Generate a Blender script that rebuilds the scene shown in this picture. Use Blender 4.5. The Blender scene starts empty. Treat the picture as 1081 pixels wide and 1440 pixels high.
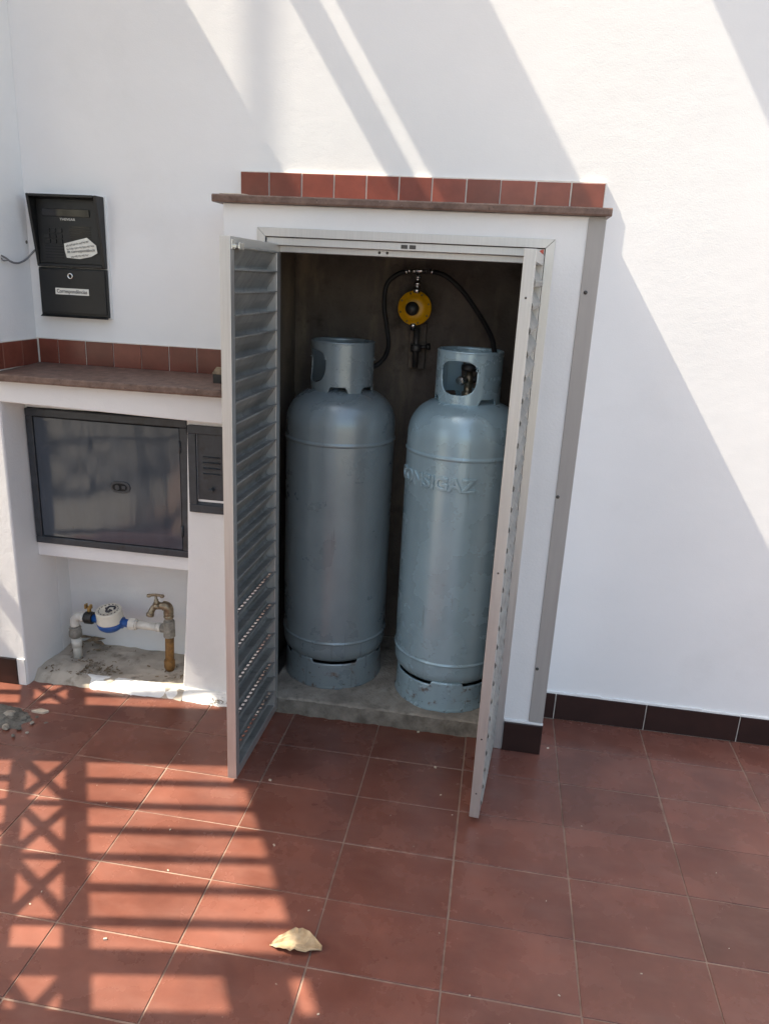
import bpy, bmesh, math, random
from mathutils import Vector, Matrix, Quaternion
random.seed(7)
scene = bpy.context.scene
COL = scene.collection

# ------------------------------------------------------------------ camera
W, H, F = 1081.0, 1440.0, 1060.04
CAM = Vector((0.00904, -2.2959, 1.4992))
YAW, PIT, ROL = -0.14467, 0.30121, -0.05043
def cam_axes():
    f = Vector((math.sin(YAW)*math.cos(PIT), math.cos(YAW)*math.cos(PIT), -math.sin(PIT)))
    r = Vector((math.cos(YAW), -math.sin(YAW), 0)); d = f.cross(r)
    return math.cos(ROL)*r + math.sin(ROL)*d, -math.sin(ROL)*r + math.cos(ROL)*d, f
AR, AD, AF = cam_axes()
cd = bpy.data.cameras.new('camera'); cam = bpy.data.objects.new('camera', cd); COL.objects.link(cam)
m = Matrix.Identity(4)
for i in range(3):
    m[i][0] = AR[i]; m[i][1] = -AD[i]; m[i][2] = -AF[i]; m[i][3] = CAM[i]
cam.matrix_world = m
cd.sensor_fit = 'HORIZONTAL'; cd.sensor_width = 36; cd.lens = F/W*36
cd.clip_start = 0.05; cd.clip_end = 500
scene.camera = cam
def ray(x, y): return AR*((x-W/2)/F) + AD*((y-H/2)/F) + AF
def on_y(x, y, Y): d = ray(x, y); return CAM + d*((Y-CAM.y)/d.y)     # pixel -> point on a wall plane
def on_x(x, y, X): d = ray(x, y); return CAM + d*((X-CAM.x)/d.x)
def on_z(x, y, Z): d = ray(x, y); return CAM + d*((Z-CAM.z)/d.z)

# ------------------------------------------------------------------ light
SUN = Vector((1.0, 0.178, -1.5)).normalized()
world = bpy.data.worlds.new('World'); scene.world = world; world.use_nodes = True
wn = world.node_tree.nodes; wl = world.node_tree.links
for n in list(wn): wn.remove(n)
sky = wn.new('ShaderNodeTexSky'); sky.sky_type = 'NISHITA'; sky.sun_disc = False
sky.sun_elevation = math.asin(-SUN.z); sky.sun_rotation = math.atan2(-SUN.x, -SUN.y)
sky.air_density = 1.0; sky.dust_density = 3.0; sky.ozone_density = 1.0
bg = wn.new('ShaderNodeBackground'); bg.inputs['Strength'].default_value = 0.15
wo = wn.new('ShaderNodeOutputWorld')
wl.new(sky.outputs[0], bg.inputs[0]); wl.new(bg.outputs[0], wo.inputs[0])
ld = bpy.data.lights.new('sun', 'SUN'); ld.energy = 3.5; ld.angle = math.radians(0.53); ld.color = (1, .97, .92)
lo = bpy.data.objects.new('sun', ld); COL.objects.link(lo)
lo.rotation_euler = SUN.to_track_quat('-Z', 'Y').to_euler(); lo.location = (-4, -1, 6)
vs = scene.view_settings
vs.view_transform = 'Standard'; vs.look = 'None'; vs.gamma = 1; vs.exposure = 1.66
try: vs.use_curve_mapping = False
except Exception: pass
vs.use_white_balance = True; vs.white_balance_temperature = 7700; vs.white_balance_tint = 9   # the phone balanced for the shade

# ------------------------------------------------------------------ materials
def mat(name, col, rough=.6, metal=0, var=.12, scale=6, bump=0, bscale=120, col2=None, obj_rand=0, spec=.5, coat=0, det=6, bump2=0, b2scale=9, stretch=None, rvar=0):
    m = bpy.data.materials.new(name); m.use_nodes = True
    nt = m.node_tree; N = nt.nodes; L = nt.links
    b = N['Principled BSDF']
    b.inputs['Roughness'].default_value = rough; b.inputs['Metallic'].default_value = metal
    b.inputs['Specular IOR Level'].default_value = spec
    b.inputs['Coat Weight'].default_value = coat
    geo = N.new('ShaderNodeNewGeometry'); vec = geo.outputs['Position']
    if stretch:
        mp = N.new('ShaderNodeMapping'); mp.inputs['Scale'].default_value = stretch
        L.new(vec, mp.inputs['Vector']); vec2 = mp.outputs[0]
    else: vec2 = vec
    nz = N.new('ShaderNodeTexNoise'); nz.inputs['Scale'].default_value = scale; nz.inputs['Detail'].default_value = det
    nz.inputs['Roughness'].default_value = .6
    L.new(vec2, nz.inputs['Vector'])
    rp = N.new('ShaderNodeValToRGB'); rp.color_ramp.elements[0].position = .3; rp.color_ramp.elements[1].position = .72
    c = Vector(col); c2 = Vector(col2) if col2 else c*(1-var*2)
    rp.color_ramp.elements[0].color = (*c2, 1); rp.color_ramp.elements[1].color = (*c, 1)
    L.new(nz.outputs['Fac'], rp.inputs['Fac'])
    out = rp.outputs['Color']
    if obj_rand:
        oi = N.new('ShaderNodeObjectInfo'); mr = N.new('ShaderNodeMapRange')
        mr.inputs['To Min'].default_value = 1-obj_rand; mr.inputs['To Max'].default_value = 1+obj_rand
        L.new(oi.outputs['Random'], mr.inputs['Value'])
        mx = N.new('ShaderNodeVectorMath'); mx.operation = 'SCALE'
        L.new(out, mx.inputs[0]); L.new(mr.outputs[0], mx.inputs['Scale']); out = mx.outputs[0]
    L.new(out, b.inputs['Base Color'])
    if rvar:
        mr2 = N.new('ShaderNodeMapRange'); mr2.inputs['To Min'].default_value = max(.03, rough-rvar); mr2.inputs['To Max'].default_value = min(1, rough+rvar)
        mr2.inputs['From Min'].default_value = .3; mr2.inputs['From Max'].default_value = .7
        L.new(nz.outputs['Fac'], mr2.inputs['Value']); L.new(mr2.outputs[0], b.inputs['Roughness'])
    prev = None
    for st, sc in ((bump, bscale), (bump2, b2scale)):
        if st:
            n2 = N.new('ShaderNodeTexNoise'); n2.inputs['Scale'].default_value = sc; n2.inputs['Detail'].default_value = 4
            L.new(vec2, n2.inputs['Vector'])
            bp = N.new('ShaderNodeBump'); bp.inputs['Strength'].default_value = 1; bp.inputs['Distance'].default_value = st
            L.new(n2.outputs['Fac'], bp.inputs['Height'])
            if prev: L.new(prev.outputs[0], bp.inputs['Normal'])
            prev = bp
    if prev: L.new(prev.outputs[0], b.inputs['Normal'])
    m['bsdf'] = b.name
    return m
def spots(m, col, scale, lo, hi, mix=1.0, stretch=None, vor=False):
    """blend a second colour in irregular stains over the base colour"""
    nt = m.node_tree; N = nt.nodes; L = nt.links; b = N['Principled BSDF']
    src = b.inputs['Base Color'].links[0].from_socket
    geo = N.new('ShaderNodeNewGeometry'); v = geo.outputs['Position']
    if stretch:
        mp = N.new('ShaderNodeMapping'); mp.inputs['Scale'].default_value = stretch
        mp.inputs['Location'].default_value = (3.1, 1.7, .4)
        L.new(v, mp.inputs['Vector']); v = mp.outputs[0]
    nz = N.new('ShaderNodeTexNoise'); nz.inputs['Scale'].default_value = scale; nz.inputs['Detail'].default_value = 8; nz.inputs['Roughness'].default_value = .65
    L.new(v, nz.inputs['Vector'])
    mr = N.new('ShaderNodeMapRange'); mr.inputs['From Min'].default_value = lo; mr.inputs['From Max'].default_value = hi
    mr.inputs['To Max'].default_value = mix
    L.new(nz.outputs['Fac'], mr.inputs['Value'])
    mx = N.new('ShaderNodeMix'); mx.data_type = 'RGBA'
    L.new(mr.outputs[0], mx.inputs['Factor']); L.new(src, mx.inputs['A']); mx.inputs['B'].default_value = (*col, 1)
    L.new(mx.outputs['Result'], b.inputs['Base Color'])
    return m

M = {}
M['plaster'] = mat('white_plaster', (.82, .82, .815), .9, var=.02, scale=3, bump=.0003, bscale=230, bump2=.0005, b2scale=20, spec=.2, stretch=(1, 1, 1.5))
spots(M['plaster'], (.66, .655, .64), 2.3, .56, .8, .35)
M['plaster2'] = mat('white_masonry_paint', (.79, .79, .785), .8, var=.03, scale=5, bump=.0007, bscale=160, bump2=.0012, b2scale=22, spec=.25)
spots(M['plaster2'], (.5, .48, .44), 30, .68, .8, .5)
M['caulk'] = mat('white_caulk', (.8, .8, .78), .8, var=.03, bump=.0006, bscale=90)
M['floor_tile'] = mat('red_floor_tile', (.222, .082, .057), .26, var=.13, scale=6, obj_rand=.16, bump=.00015, bscale=260, bump2=.0006, b2scale=9, col2=(.142, .050, .035), rvar=.09, det=8)
spots(M['floor_tile'], (.088, .037, .029), 3.6, .40, .78, .6)
spots(M['floor_tile'], (.30, .16, .12), 60, .71, .78, .5)
spots(M['floor_tile'], (.24, .12, .095), 7, .45, .85, .45, stretch=(1, 2.5, 1))
M['grout'] = mat('floor_grout', (.38, .26, .20), .9, var=.2, scale=24, bump=.001, bscale=150)
spots(M['grout'], (.14, .085, .065), 7, .46, .70, .7)
M['ledge_tile'] = mat('red_ledge_tile', (.29, .072, .047), .2, var=.14, scale=16, obj_rand=.2, bump=.0001, bscale=200, bump2=.0006, b2scale=20)
M['ledge_tile_dark'] = mat('red_brown_ledge_tile', (.20, .056, .038), .25, var=.16, scale=16, obj_rand=.2, bump=.0001, bscale=200, bump2=.0006, b2scale=20)
M['dark_tile'] = mat('dark_brown_baseboard_tile', (.034, .014, .011), .3, var=.2, scale=12, obj_rand=.12, bump2=.0004)
M['tile_grout'] = mat('white_tile_grout', (.72, .68, .62), .85, var=.08, scale=60)
M['stone'] = mat('brown_granite_ledge', (.215, .135, .105), .5, scale=34, col2=(.085, .046, .034), bump=.0012, bscale=120, bump2=.001, b2scale=30)
spots(M['stone'], (.05, .03, .026), 150, .58, .66, .85)
spots(M['stone'], (.44, .33, .28), 90, .64, .72, .6)
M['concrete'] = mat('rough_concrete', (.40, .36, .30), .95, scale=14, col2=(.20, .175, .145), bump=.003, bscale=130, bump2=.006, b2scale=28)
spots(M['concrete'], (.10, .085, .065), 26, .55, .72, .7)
M['concrete_stain_shade'] = mat('stained_shaded_concrete_edge', (.27, .24, .20), .95, scale=22, col2=(.10, .088, .07), bump=.003, bscale=130, bump2=.006, b2scale=40)  # stains, plus shade contrast with the lit top put into the colour
M['lining'] = mat('dark_brown_concrete', (.185, .152, .125), .95, scale=5, col2=(.095, .077, .065), bump=.003, bscale=90, bump2=.008, b2scale=16)  # dark brown base, random lighter and darker blotches follow
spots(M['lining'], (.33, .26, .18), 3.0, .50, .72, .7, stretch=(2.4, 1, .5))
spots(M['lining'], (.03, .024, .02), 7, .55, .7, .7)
M['alu'] = mat('dull_aluminium', (.62, .61, .59), .42, .75, var=.07, scale=8, stretch=(30, 30, .8), bump=.0001, bscale=60, rvar=.08)
M['alu_slat'] = mat('grimy_aluminium_slat', (.42, .41, .385), .5, .45, var=.2, scale=9, bump=.0002, bscale=80, rvar=.1)
spots(M['alu_slat'], (.20, .20, .185), 16, .48, .7, .75, stretch=(1, 3, 1))
M['strip'] = mat('grey_strip', (.40, .375, .355), .6, .1, var=.06, scale=5, stretch=(8, 8, .7))
M['screw'] = mat('dark_screw', (.09, .085, .08), .5, .6, var=.1)
M['steel'] = mat('bright_steel', (.75, .75, .74), .22, 1, var=.06, scale=40)
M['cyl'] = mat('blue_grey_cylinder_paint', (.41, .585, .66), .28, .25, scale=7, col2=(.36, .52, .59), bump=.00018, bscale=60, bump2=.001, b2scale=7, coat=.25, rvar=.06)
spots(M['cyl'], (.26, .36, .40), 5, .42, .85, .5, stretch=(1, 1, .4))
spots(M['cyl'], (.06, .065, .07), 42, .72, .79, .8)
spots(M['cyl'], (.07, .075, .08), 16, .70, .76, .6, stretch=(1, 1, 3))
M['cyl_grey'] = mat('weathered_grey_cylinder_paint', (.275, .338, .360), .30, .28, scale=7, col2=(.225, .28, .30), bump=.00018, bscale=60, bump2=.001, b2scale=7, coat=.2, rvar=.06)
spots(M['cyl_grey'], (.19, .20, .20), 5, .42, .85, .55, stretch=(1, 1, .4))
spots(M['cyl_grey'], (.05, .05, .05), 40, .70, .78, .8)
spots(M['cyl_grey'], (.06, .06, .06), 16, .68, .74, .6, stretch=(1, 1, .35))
spots(M['cyl'], (.14, .17, .18), 9, .63, .70, .55, stretch=(7, 7, .35))
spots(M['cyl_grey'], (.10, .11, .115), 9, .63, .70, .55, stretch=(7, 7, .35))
for nm_ in ('cyl', 'cyl_grey'):
    c_ = M[nm_].copy(); c_.name = M[nm_].name+'_foot'; M[nm_+'_foot'] = c_
    spots(c_, (.16, .075, .035), 30, .56, .68, .85); spots(c_, (.04, .035, .03), 60, .6, .7, .8)
M['yellow'] = mat('yellow_paint', (.90, .44, .015), .32, var=.12, scale=40, bump=.0004, bscale=120)
M['black'] = mat('black_plastic', (.018, .018, .018), .4, var=.1, scale=20)
M['rubber'] = mat('black_rubber', (.016, .015, .015), .6, var=.1, scale=30)
M['brass'] = mat('brass', (.50, .34, .13), .4, .85, var=.2, scale=60)
M['blackpaint'] = mat('black_enamel', (.009, .0095, .010), .4, var=.12, scale=30, bump=.0002, bscale=200, bump2=.0005, b2scale=25)
M['paper'] = mat('white_paper', (.78, .77, .70), .8, var=.05, scale=40, bump2=.001, b2scale=40)
M['ink'] = mat('dark_ink', (.05, .05, .06), .7)
M['meter_paint'] = mat('dark_grey_enamel', (.050, .066, .088), .12, .0, var=.1, scale=10, bump2=.0005, b2scale=11, stretch=(2, 2, .7), spec=.7, rvar=.03)
spots(M['meter_paint'], (.03, .03, .03), 40, .68, .74, .7)
M['meter_frame'] = mat('worn_grey_enamel', (.042, .052, .064), .42, var=.2, scale=30, bump=.0006, bscale=90)
spots(M['meter_frame'], (.02, .02, .02), 22, .58, .66, .7)
M['groove'] = mat('black_gap', (.012, .012, .012), .9)
M['pvc'] = mat('white_pvc', (.70, .68, .62), .45, var=.08, scale=50)
spots(M['pvc'], (.38, .33, .26), 40, .60, .74, .6)
M['dirtyfit'] = mat('dirty_fitting', (.33, .31, .27), .8, scale=60, col2=(.14, .13, .11), bump=.001, bscale=120)
M['dial'] = mat('ivory_plastic', (.70, .66, .56), .4, var=.05, scale=30)
M['blue'] = mat('blue_enamel', (.012, .105, .38), .32, var=.12, scale=30)
M['rust'] = mat('rusty_pipe', (.32, .16, .045), .7, .2, scale=45, col2=(.13, .065, .025), bump=.0008, bscale=140)
M['chrome'] = mat('tarnished_chrome', (.38, .31, .22), .32, .85, scale=70, col2=(.15, .12, .08))
M['nichefloor'] = mat('dusty_niche_floor', (.52, .46, .385), .9, scale=9, col2=(.36, .315, .26), bump=.0015, bscale=90, bump2=.003, b2scale=20)
spots(M['nichefloor'], (.12, .10, .075), 13, .54, .68, .75)
M['debris'] = mat('dry_debris', (.30, .22, .14), .9, scale=60, col2=(.08, .06, .04))
M['crumb'] = mat('pale_crumb', (.62, .53, .42), .9, scale=60)
M['rubble'] = mat('grey_rubble', (.20, .19, .165), .95, scale=24, col2=(.07, .065, .055), bump=.002, bscale=120)
M['leaf'] = mat('dry_leaf', (.56, .43, .28), .8, scale=45, col2=(.34, .23, .125), bump=.001, bscale=90)
M['wire'] = mat('grey_wire', (.20, .20, .20), .5)
M['gate'] = mat('dark_gate_iron', (.05, .05, .052), .5, .4)
M['red'] = mat('faded_red_plastic', (.55, .09, .06), .5)
M['ground'] = mat('street_concrete', (.30, .28, .255), .95, scale=3, col2=(.22, .205, .185), bump=.002, bscale=60)
M['glass_dark'] = mat('dark_window', (.02, .02, .022), .12)

# ------------------------------------------------------------------ mesh helpers
class MB:
    def __init__(s): s.v = []; s.f = []; s.sm = []
    def add(s, vs, fs, smooth=False):
        o = len(s.v); s.v += [Vector(v) for v in vs]
        for f in fs: s.f.append([i+o for i in f]); s.sm.append(smooth)
        return s
    def box(s, x0, x1, y0, y1, z0, z1, M4=None):
        vs = [Vector((x, y, z)) for z in (z0, z1) for y in (y0, y1) for x in (x0, x1)]
        if M4: vs = [M4 @ v for v in vs]
        return s.add(vs, [(0,2,3,1),(4,5,7,6),(0,1,5,4),(2,6,7,3),(0,4,6,2),(1,3,7,5)])
    def cbox(s, x0, x1, y0, y1, z0, z1, c, face='z'):
        """box with the edges of one face chamfered by c (face: 'z' top, 'y' front at y0, 'x' right at x1)"""
        def P(a, b, h):
            if face == 'z': return (a, b, h)
            if face == 'y': return (a, h, b)
            return (h, a, b)
        if face == 'z': a0, a1, b0, b1, h0, h1 = x0, x1, y0, y1, z0, z1
        elif face == 'y': a0, a1, b0, b1, h0, h1 = x0, x1, z0, z1, y1, y0
        else: a0, a1, b0, b1, h0, h1 = y0, y1, z0, z1, x0, x1
        hm = h1 + (c if h0 > h1 else -c)
        r = lambda d, h: [P(a0+d, b0+d, h), P(a1-d, b0+d, h), P(a1-d, b1-d, h), P(a0+d, b1-d, h)]
        vs = r(0, h0) + r(0, hm) + r(c, h1)
        fs = [(3,2,1,0), (8,9,10,11)]
        for k in (0, 4):
            for i in range(4):
                j = (i+1) % 4; fs.append((k+i, k+j, k+4+j, k+4+i))
        return s.add(vs, fs)
    def prism(s, poly, h0, h1, axis='y'):
        P = (lambda a, b, h: (a, h, b)) if axis == 'y' else ((lambda a, b, h: (a, b, h)) if axis == 'z' else (lambda a, b, h: (h, a, b)))
        n = len(poly)
        vs = [P(a, b, h0) for a, b in poly] + [P(a, b, h1) for a, b in poly]
        fs = [tuple(range(n)), tuple(range(2*n-1, n-1, -1))] + [(i, i+n, (i+1) % n+n, (i+1) % n) for i in range(n)]
        return s.add(vs, fs)
    def lathe(s, prof, c=(0,0,0), axis=(0,0,1), n=48, cap=True):
        q = Vector((0,0,1)).rotation_difference(Vector(axis)); c = Vector(c)
        vs = []
        for r, h in prof:
            for k in range(n):
                a = 2*math.pi*k/n; vs.append(c + q @ Vector((r*math.cos(a), r*math.sin(a), h)))
        fs = []
        for i in range(len(prof)-1):
            for k in range(n):
                k2 = (k+1) % n; fs.append((i*n+k, i*n+k2, (i+1)*n+k2, (i+1)*n+k))
        s.add(vs, fs, True)
        if cap:
            o = len(s.v)-len(vs)
            for i, rev in ((0, True), (len(prof)-1, False)):
                if prof[i][0] > 1e-5:
                    f = [o+i*n+k for k in range(n)]
                    s.f.append(f[::-1] if rev else f); s.sm.append(False)
        return s
    def cyl(s, a, b, r, n=20, r2=None):
        a = Vector(a); b = Vector(b); return s.lathe([(r, 0), (r2 if r2 is not None else r, (b-a).length)], a, b-a, n)
    def tube(s, pts, r, n=10, sub=6):
        P = [Vector(p) for p in pts]; Q = []
        for i in range(len(P)-1):
            p0 = P[max(i-1, 0)]; p1 = P[i]; p2 = P[i+1]; p3 = P[min(i+2, len(P)-1)]
            for k in range(sub):
                t = k/sub
                Q.append(.5*((2*p1) + (p2-p0)*t + (2*p0-5*p1+4*p2-p3)*t*t + (3*p1-p0-3*p2+p3)*t**3))
        Q.append(P[-1])
        vs = []; up = None
        for i, q in enumerate(Q):
            d = (Q[min(i+1, len(Q)-1)]-Q[max(i-1, 0)]).normalized()
            if up is None: up = d.orthogonal().normalized()
            up = (up - d*up.dot(d)).normalized(); sd = d.cross(up)
            for k in range(n):
                a = 2*math.pi*k/n; vs.append(q + (up*math.cos(a)+sd*math.sin(a))*r)
        fs = []
        for i in range(len(Q)-1):
            for k in range(n):
                k2 = (k+1) % n; fs.append((i*n+k, i*n+k2, (i+1)*n+k2, (i+1)*n+k))
        e = (len(Q)-1)*n
        s.add(vs, fs, True)
        o = len(s.v)-len(vs)
        s.f.append([o+k for k in range(n)][::-1]); s.sm.append(False)
        s.f.append([o+e+k for k in range(n)]); s.sm.append(False)
        return s
    def mesh(s, name, fix=True):
        me = bpy.data.meshes.new(name); me.from_pydata([tuple(v) for v in s.v], [], s.f)
        for p, k in zip(me.polygons, s.sm): p.use_smooth = k
        if fix:
            bm = bmesh.new(); bm.from_mesh(me); bmesh.ops.recalc_face_normals(bm, faces=bm.faces); bm.to_mesh(me); bm.free()
        me.update(); return me
    def build(s, name, material, parent=None, bevel=0, seg=2, fix=True):
        me = s.mesh(name, fix); me.materials.append(M[material])
        return link(name, me, parent, bevel, seg)
def link(name, me, parent=None, bevel=0, seg=2):
    o = bpy.data.objects.new(name, me); COL.objects.link(o)
    if parent: o.parent = parent
    if bevel:
        b = o.modifiers.new('bevel', 'BEVEL'); b.width = bevel; b.segments = seg; b.limit_method = 'ANGLE'; b.angle_limit = math.radians(40)
    return o
def tag(o, label, cat, group=None):
    o['label'] = label; o['category'] = cat
    if group: o['group'] = group
    return o
def thing(name, label, cat, loc=(0,0,0), group=None):
    o = bpy.data.objects.new(name, None); COL.objects.link(o); o.empty_display_size = .05
    o.location = loc
    return tag(o, label, cat, group)
def keep(o, parent):
    """parent o (built in world coordinates) under an Empty that has been moved"""
    o.parent = parent; o.matrix_parent_inverse = Matrix.Translation(-parent.location) @ Matrix.Identity(4); return o
def text_mesh(txt, size, depth, bold=0, bev=0):
    cu = bpy.data.curves.new('t', 'FONT'); cu.body = txt; cu.size = size; cu.extrude = depth; cu.offset = bold; cu.bevel_depth = bev; cu.bevel_resolution = 2
    cu.resolution_u = 4
    o = bpy.data.objects.new('t', cu); COL.objects.link(o)
    dg = bpy.context.evaluated_depsgraph_get(); dg.update()
    me = bpy.data.meshes.new_from_object(o.evaluated_get(dg))
    bpy.data.objects.remove(o); bpy.data.curves.remove(cu)
    return me

# ------------------------------------------------------------------ plan (metres; y = 0 is a floor joint, +y into the wall)
G = -.054           # front plane of the gas cabinet and of the side pier
WY = .181           # main wall
MP = .075           # recessed plane of the meter block
RB = .018            # front of the plastered part under the vent box
XL = -1.612         # side wall face
TX, TY = .305, .20106

# ------------------------------------------------------------------ ground and floor
g = MB().box(-60, 60, -60, 60, -.3, -.03).build('ground', 'ground'); g['kind'] = 'structure'
fl = MB().box(-2.16, 2.8, -3.35, WY+.02, -.029, -.0022).build('floor', 'grout'); fl['kind'] = 'structure'
j = .0018
def tile_mesh(w, d):
    P = []
    for (ax, ay), (bx_, by) in (((j, j), (w-j, j)), ((w-j, j), (w-j, d-j)), ((w-j, d-j), (j, d-j)), ((j, d-j), (j, j))):
        for t in sorted([0] + [random.uniform(.1, .9) for _ in range(2)]):
            q = random.uniform(-.0002, .0007)            # worn, slightly chipped edge, pushed inward
            x = ax+(bx_-ax)*t; y = ay+(by-ay)*t
            P.append((x + (q if x < w/2 else -q), y + (q if y < d/2 else -q)))
    n = len(P); c = .0009
    ins = [(x + (c if x < w/2 else -c), y + (c if y < d/2 else -c)) for x, y in P]
    b = MB(); b.add([(x, y, -.008) for x, y in P] + [(x, y, -c) for x, y in P] + [(x, y, 0) for x, y in ins],
                    [tuple(range(2*n, 3*n))] + [(k+i, k+(i+1) % n, k+n+(i+1) % n, k+n+i) for k in (0, n) for i in range(n)])
    me = b.mesh('floor_tile'); me.materials.append(M['floor_tile']); return me
fulls = [tile_mesh(TX, TY) for _ in range(6)]
backs = [tile_mesh(TX, WY-.001) for _ in range(2)]
for c in range(-7, 9):
    for r in range(0, 17):
        x = c*TX; y = -r*TY
        if c < -5 and r > 8: continue
        if r == 0 and -3 <= c <= 0: continue                 # under the cabinet and its slab
        o = bpy.data.objects.new('floor_tile', random.choice(backs if r == 0 else fulls)); COL.objects.link(o)
        o.parent = fl; o.location = (x + random.uniform(-.0008, .0008), y + random.uniform(-.0008, .0008), random.uniform(-.0006, .0006))
        o.rotation_euler = (random.uniform(-.0015, .0015), random.uniform(-.0012, .0012), random.uniform(-.0016, .0016))
cut = MB().cbox(.2475, TX-j, j, WY-.012, -.008, 0, .0008).build('floor_tile', 'floor_tile', fl)

# ------------------------------------------------------------------ main wall
hw = thing('house_wall', 'tall white plastered wall behind the gas cabinet', 'wall', (0, WY, 0))
wb = MB()
wb.box(-2.9, 3.4, WY, .80, 1.69, 3.45)
wb.box(.245, 3.4, WY, .80, -.02, 1.69)
wb.box(-2.9, -.835, WY, .80, 1.02, 1.69)
wb.box(-2.9, XL, WY, .80, -.02, 1.02)
wb.box(-1.03, -.835, WY, .80, -.02, 1.02)
wb.box(XL, -1.03, WY, .80, .47, 1.02)
wb.box(XL, -1.03, .28, .80, -.02, .47)
wb.box(-.835, .245, .62, .80, -.02, 1.69)
keep(wb.build('plaster_wall', 'plaster'), hw)
x = .2475; 
for xe in (.305, .62, .935, 1.25, 1.565, 1.88, 2.195, 2.51, 2.825):
    keep(MB().cbox(x+.0017, xe-.0017, WY-.0095, WY+.002, .002, .102, .0012, 'y').build('baseboard_tile', 'dark_tile'), hw)
    x = xe
keep(MB().box(.2475, 2.82, WY-.006, WY+.002, .0, .1015).build('baseboard_grout', 'tile_grout'), hw)
cb = MB()
n = 60
for i in range(n):
    a = .247+(2.82-.247)*i/n; b = .247+(2.82-.247)*(i+1)/n
    h = .108+random.uniform(-.002, .003)
    cb.box(a, b, WY-.007, WY+.002, .1015, h)
keep(cb.build('caulk_line', 'caulk'), hw)

# ------------------------------------------------------------------ side pier at the left
sw = thing('side_wall', 'white plastered side wall forming a corner beside the black mailbox', 'wall', (XL-.2, G, 0))
keep(MB().box(-2.66, XL, G, WY+.002, -.02, 3.14).build('plaster_wall', 'plaster2', bevel=.006), sw)
keep(MB().cbox(-1.98, -1.648, G-.009, G+.002, .002, .103, .0012, 'y').build('baseboard_tile', 'dark_tile'), sw)
keep(MB().box(-1.648, XL-.004, G-.005, G+.002, -.01, .105).build('plaster_patch', 'caulk', bevel=.002), sw)

# ------------------------------------------------------------------ meter block under the left ledge
mb = thing('meter_block', 'low white masonry block with a stone ledge and open niche beside the side wall', 'wall', ((XL-.835)/2, MP, 0))
b = MB()
b.prism([(XL, 1.050), (-.84, 1.033), (-.84, 1.135), (XL, 1.135)], G, WY, 'y')          # lintel
b.box(XL, -1.02, MP, WY, .466, 1.045)                                                   # behind the boxes
b.prism([(-1.045, -.02), (-.8355, -.02), (-.8355, 1.045), (-.996, 1.045), (-1.008, .5)], RB, WY+.002)
keep(b.build('masonry', 'plaster2', bevel=.004), mb)
# ledge, sloping a little to the front
led = MB()
nx = 26
rv = [random.uniform(-.0015, .0015) for _ in range(nx+1)]
vs = []
for i in range(nx+1):
    x = XL + (-.8365-XL)*i/nx
    e = rv[i]
    vs += [(x, -.086+e, 1.1225), (x, -.088+e, 1.128), (x, -.087+e*.7, 1.142+e*.4), (x, -.083+e, 1.1455), (x, WY, 1.158), (x, WY, 1.136)]
fs = []
for i in range(nx):
    for k in range(6):
        fs.append((i*6+k, i*6+(k+1) % 6, (i+1)*6+(k+1) % 6, (i+1)*6+k))
fs += [tuple(range(6)), tuple(nx*6+k for k in range(5, -1, -1))]
led.add(vs, fs)
keep(led.build('stone_ledge', 'stone'), mb)
xs = [XL+.011, -1.528, -1.4255, -1.323, -1.2215, -1.121, -1.020, -.919, -.8365]
for a, c in zip(xs[:-1], xs[1:]):
    keep(MB().cbox(a+.0012+random.uniform(-.0004, .0005), c-.0012+random.uniform(-.0005, .0004), WY-.009+random.uniform(-.001, .001), WY+.002, 1.1575, 1.240+random.uniform(-.001, .001), .001, 'y').build('backsplash_tile', 'ledge_tile_dark'), mb)
keep(MB().box(XL+.001, -.8365, WY-.006, WY+.002, 1.156, 1.2425).build('tile_grout', 'tile_grout'), mb)
ys = [WY-.011, .080, -.022, -.056]
for a, c in zip(ys[:-1], ys[1:]):
    keep(MB().cbox(XL-.002, XL+.009, c+.0012, a-.0012, 1.154, 1.238, .001, 'x').build('backsplash_tile', 'ledge_tile_dark'), mb)
keep(MB().box(XL-.002, XL+.006, -.056, WY-.006, 1.15, 1.2405).build('tile_grout', 'tile_grout'), mb)
# niche
n = MB()
n.box(XL, -1.03, .26, .285, -.02, .49)
keep(n.build('niche_back', 'plaster2'), mb)
def grid(x0, x1, y0, y1, nx, ny, fz):
    vs = [(x0+(x1-x0)*i/nx, y0+(y1-y0)*k/ny, fz(x0+(x1-x0)*i/nx, y0+(y1-y0)*k/ny)) for k in range(ny+1) for i in range(nx+1)]
    fs = [(k*(nx+1)+i, k*(nx+1)+i+1, (k+1)*(nx+1)+i+1, (k+1)*(nx+1)+i) for k in range(ny) for i in range(nx)]
    return vs, fs
from mathutils import noise as mn
nf = MB(); nf.add(*grid(XL, -1.03, -.040, .262, 60, 36, lambda x, y: (.026 - .034*max(0, min(1, (.004-y+.012*mn.noise(Vector((x*20, 0, 8))))/.036))) + .006*mn.noise(Vector((x*14, y*14, 0))) + .008*max(0, mn.noise(Vector((x*30, y*30, 3)))) + (.012 if x < -1.45 else 0)*max(0, 1-abs(y-.06)/.1)), True)
keep(nf.build('niche_floor', 'nichefloor', fix=False), mb)
def ridge_z(x, y):
    t = (y+.028+.012*mn.noise(Vector((x*7, 0, 1))) + .006*mn.noise(Vector((x*31, 0, 1))) - .30*max(0, (-1.36-x)))/.035
    return .030*min(1, max(0, t))**.6 - (.004 if t <= 0 else 0) + .002*mn.noise(Vector((x*60, y*60, 0)))
rg = MB(); rg.add(*grid(-1.52, -.8365, -.06, .024, 110, 22, ridge_z), True)
keep(rg.build('sill_ridge', 'caulk', fix=False), mb)

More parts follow.
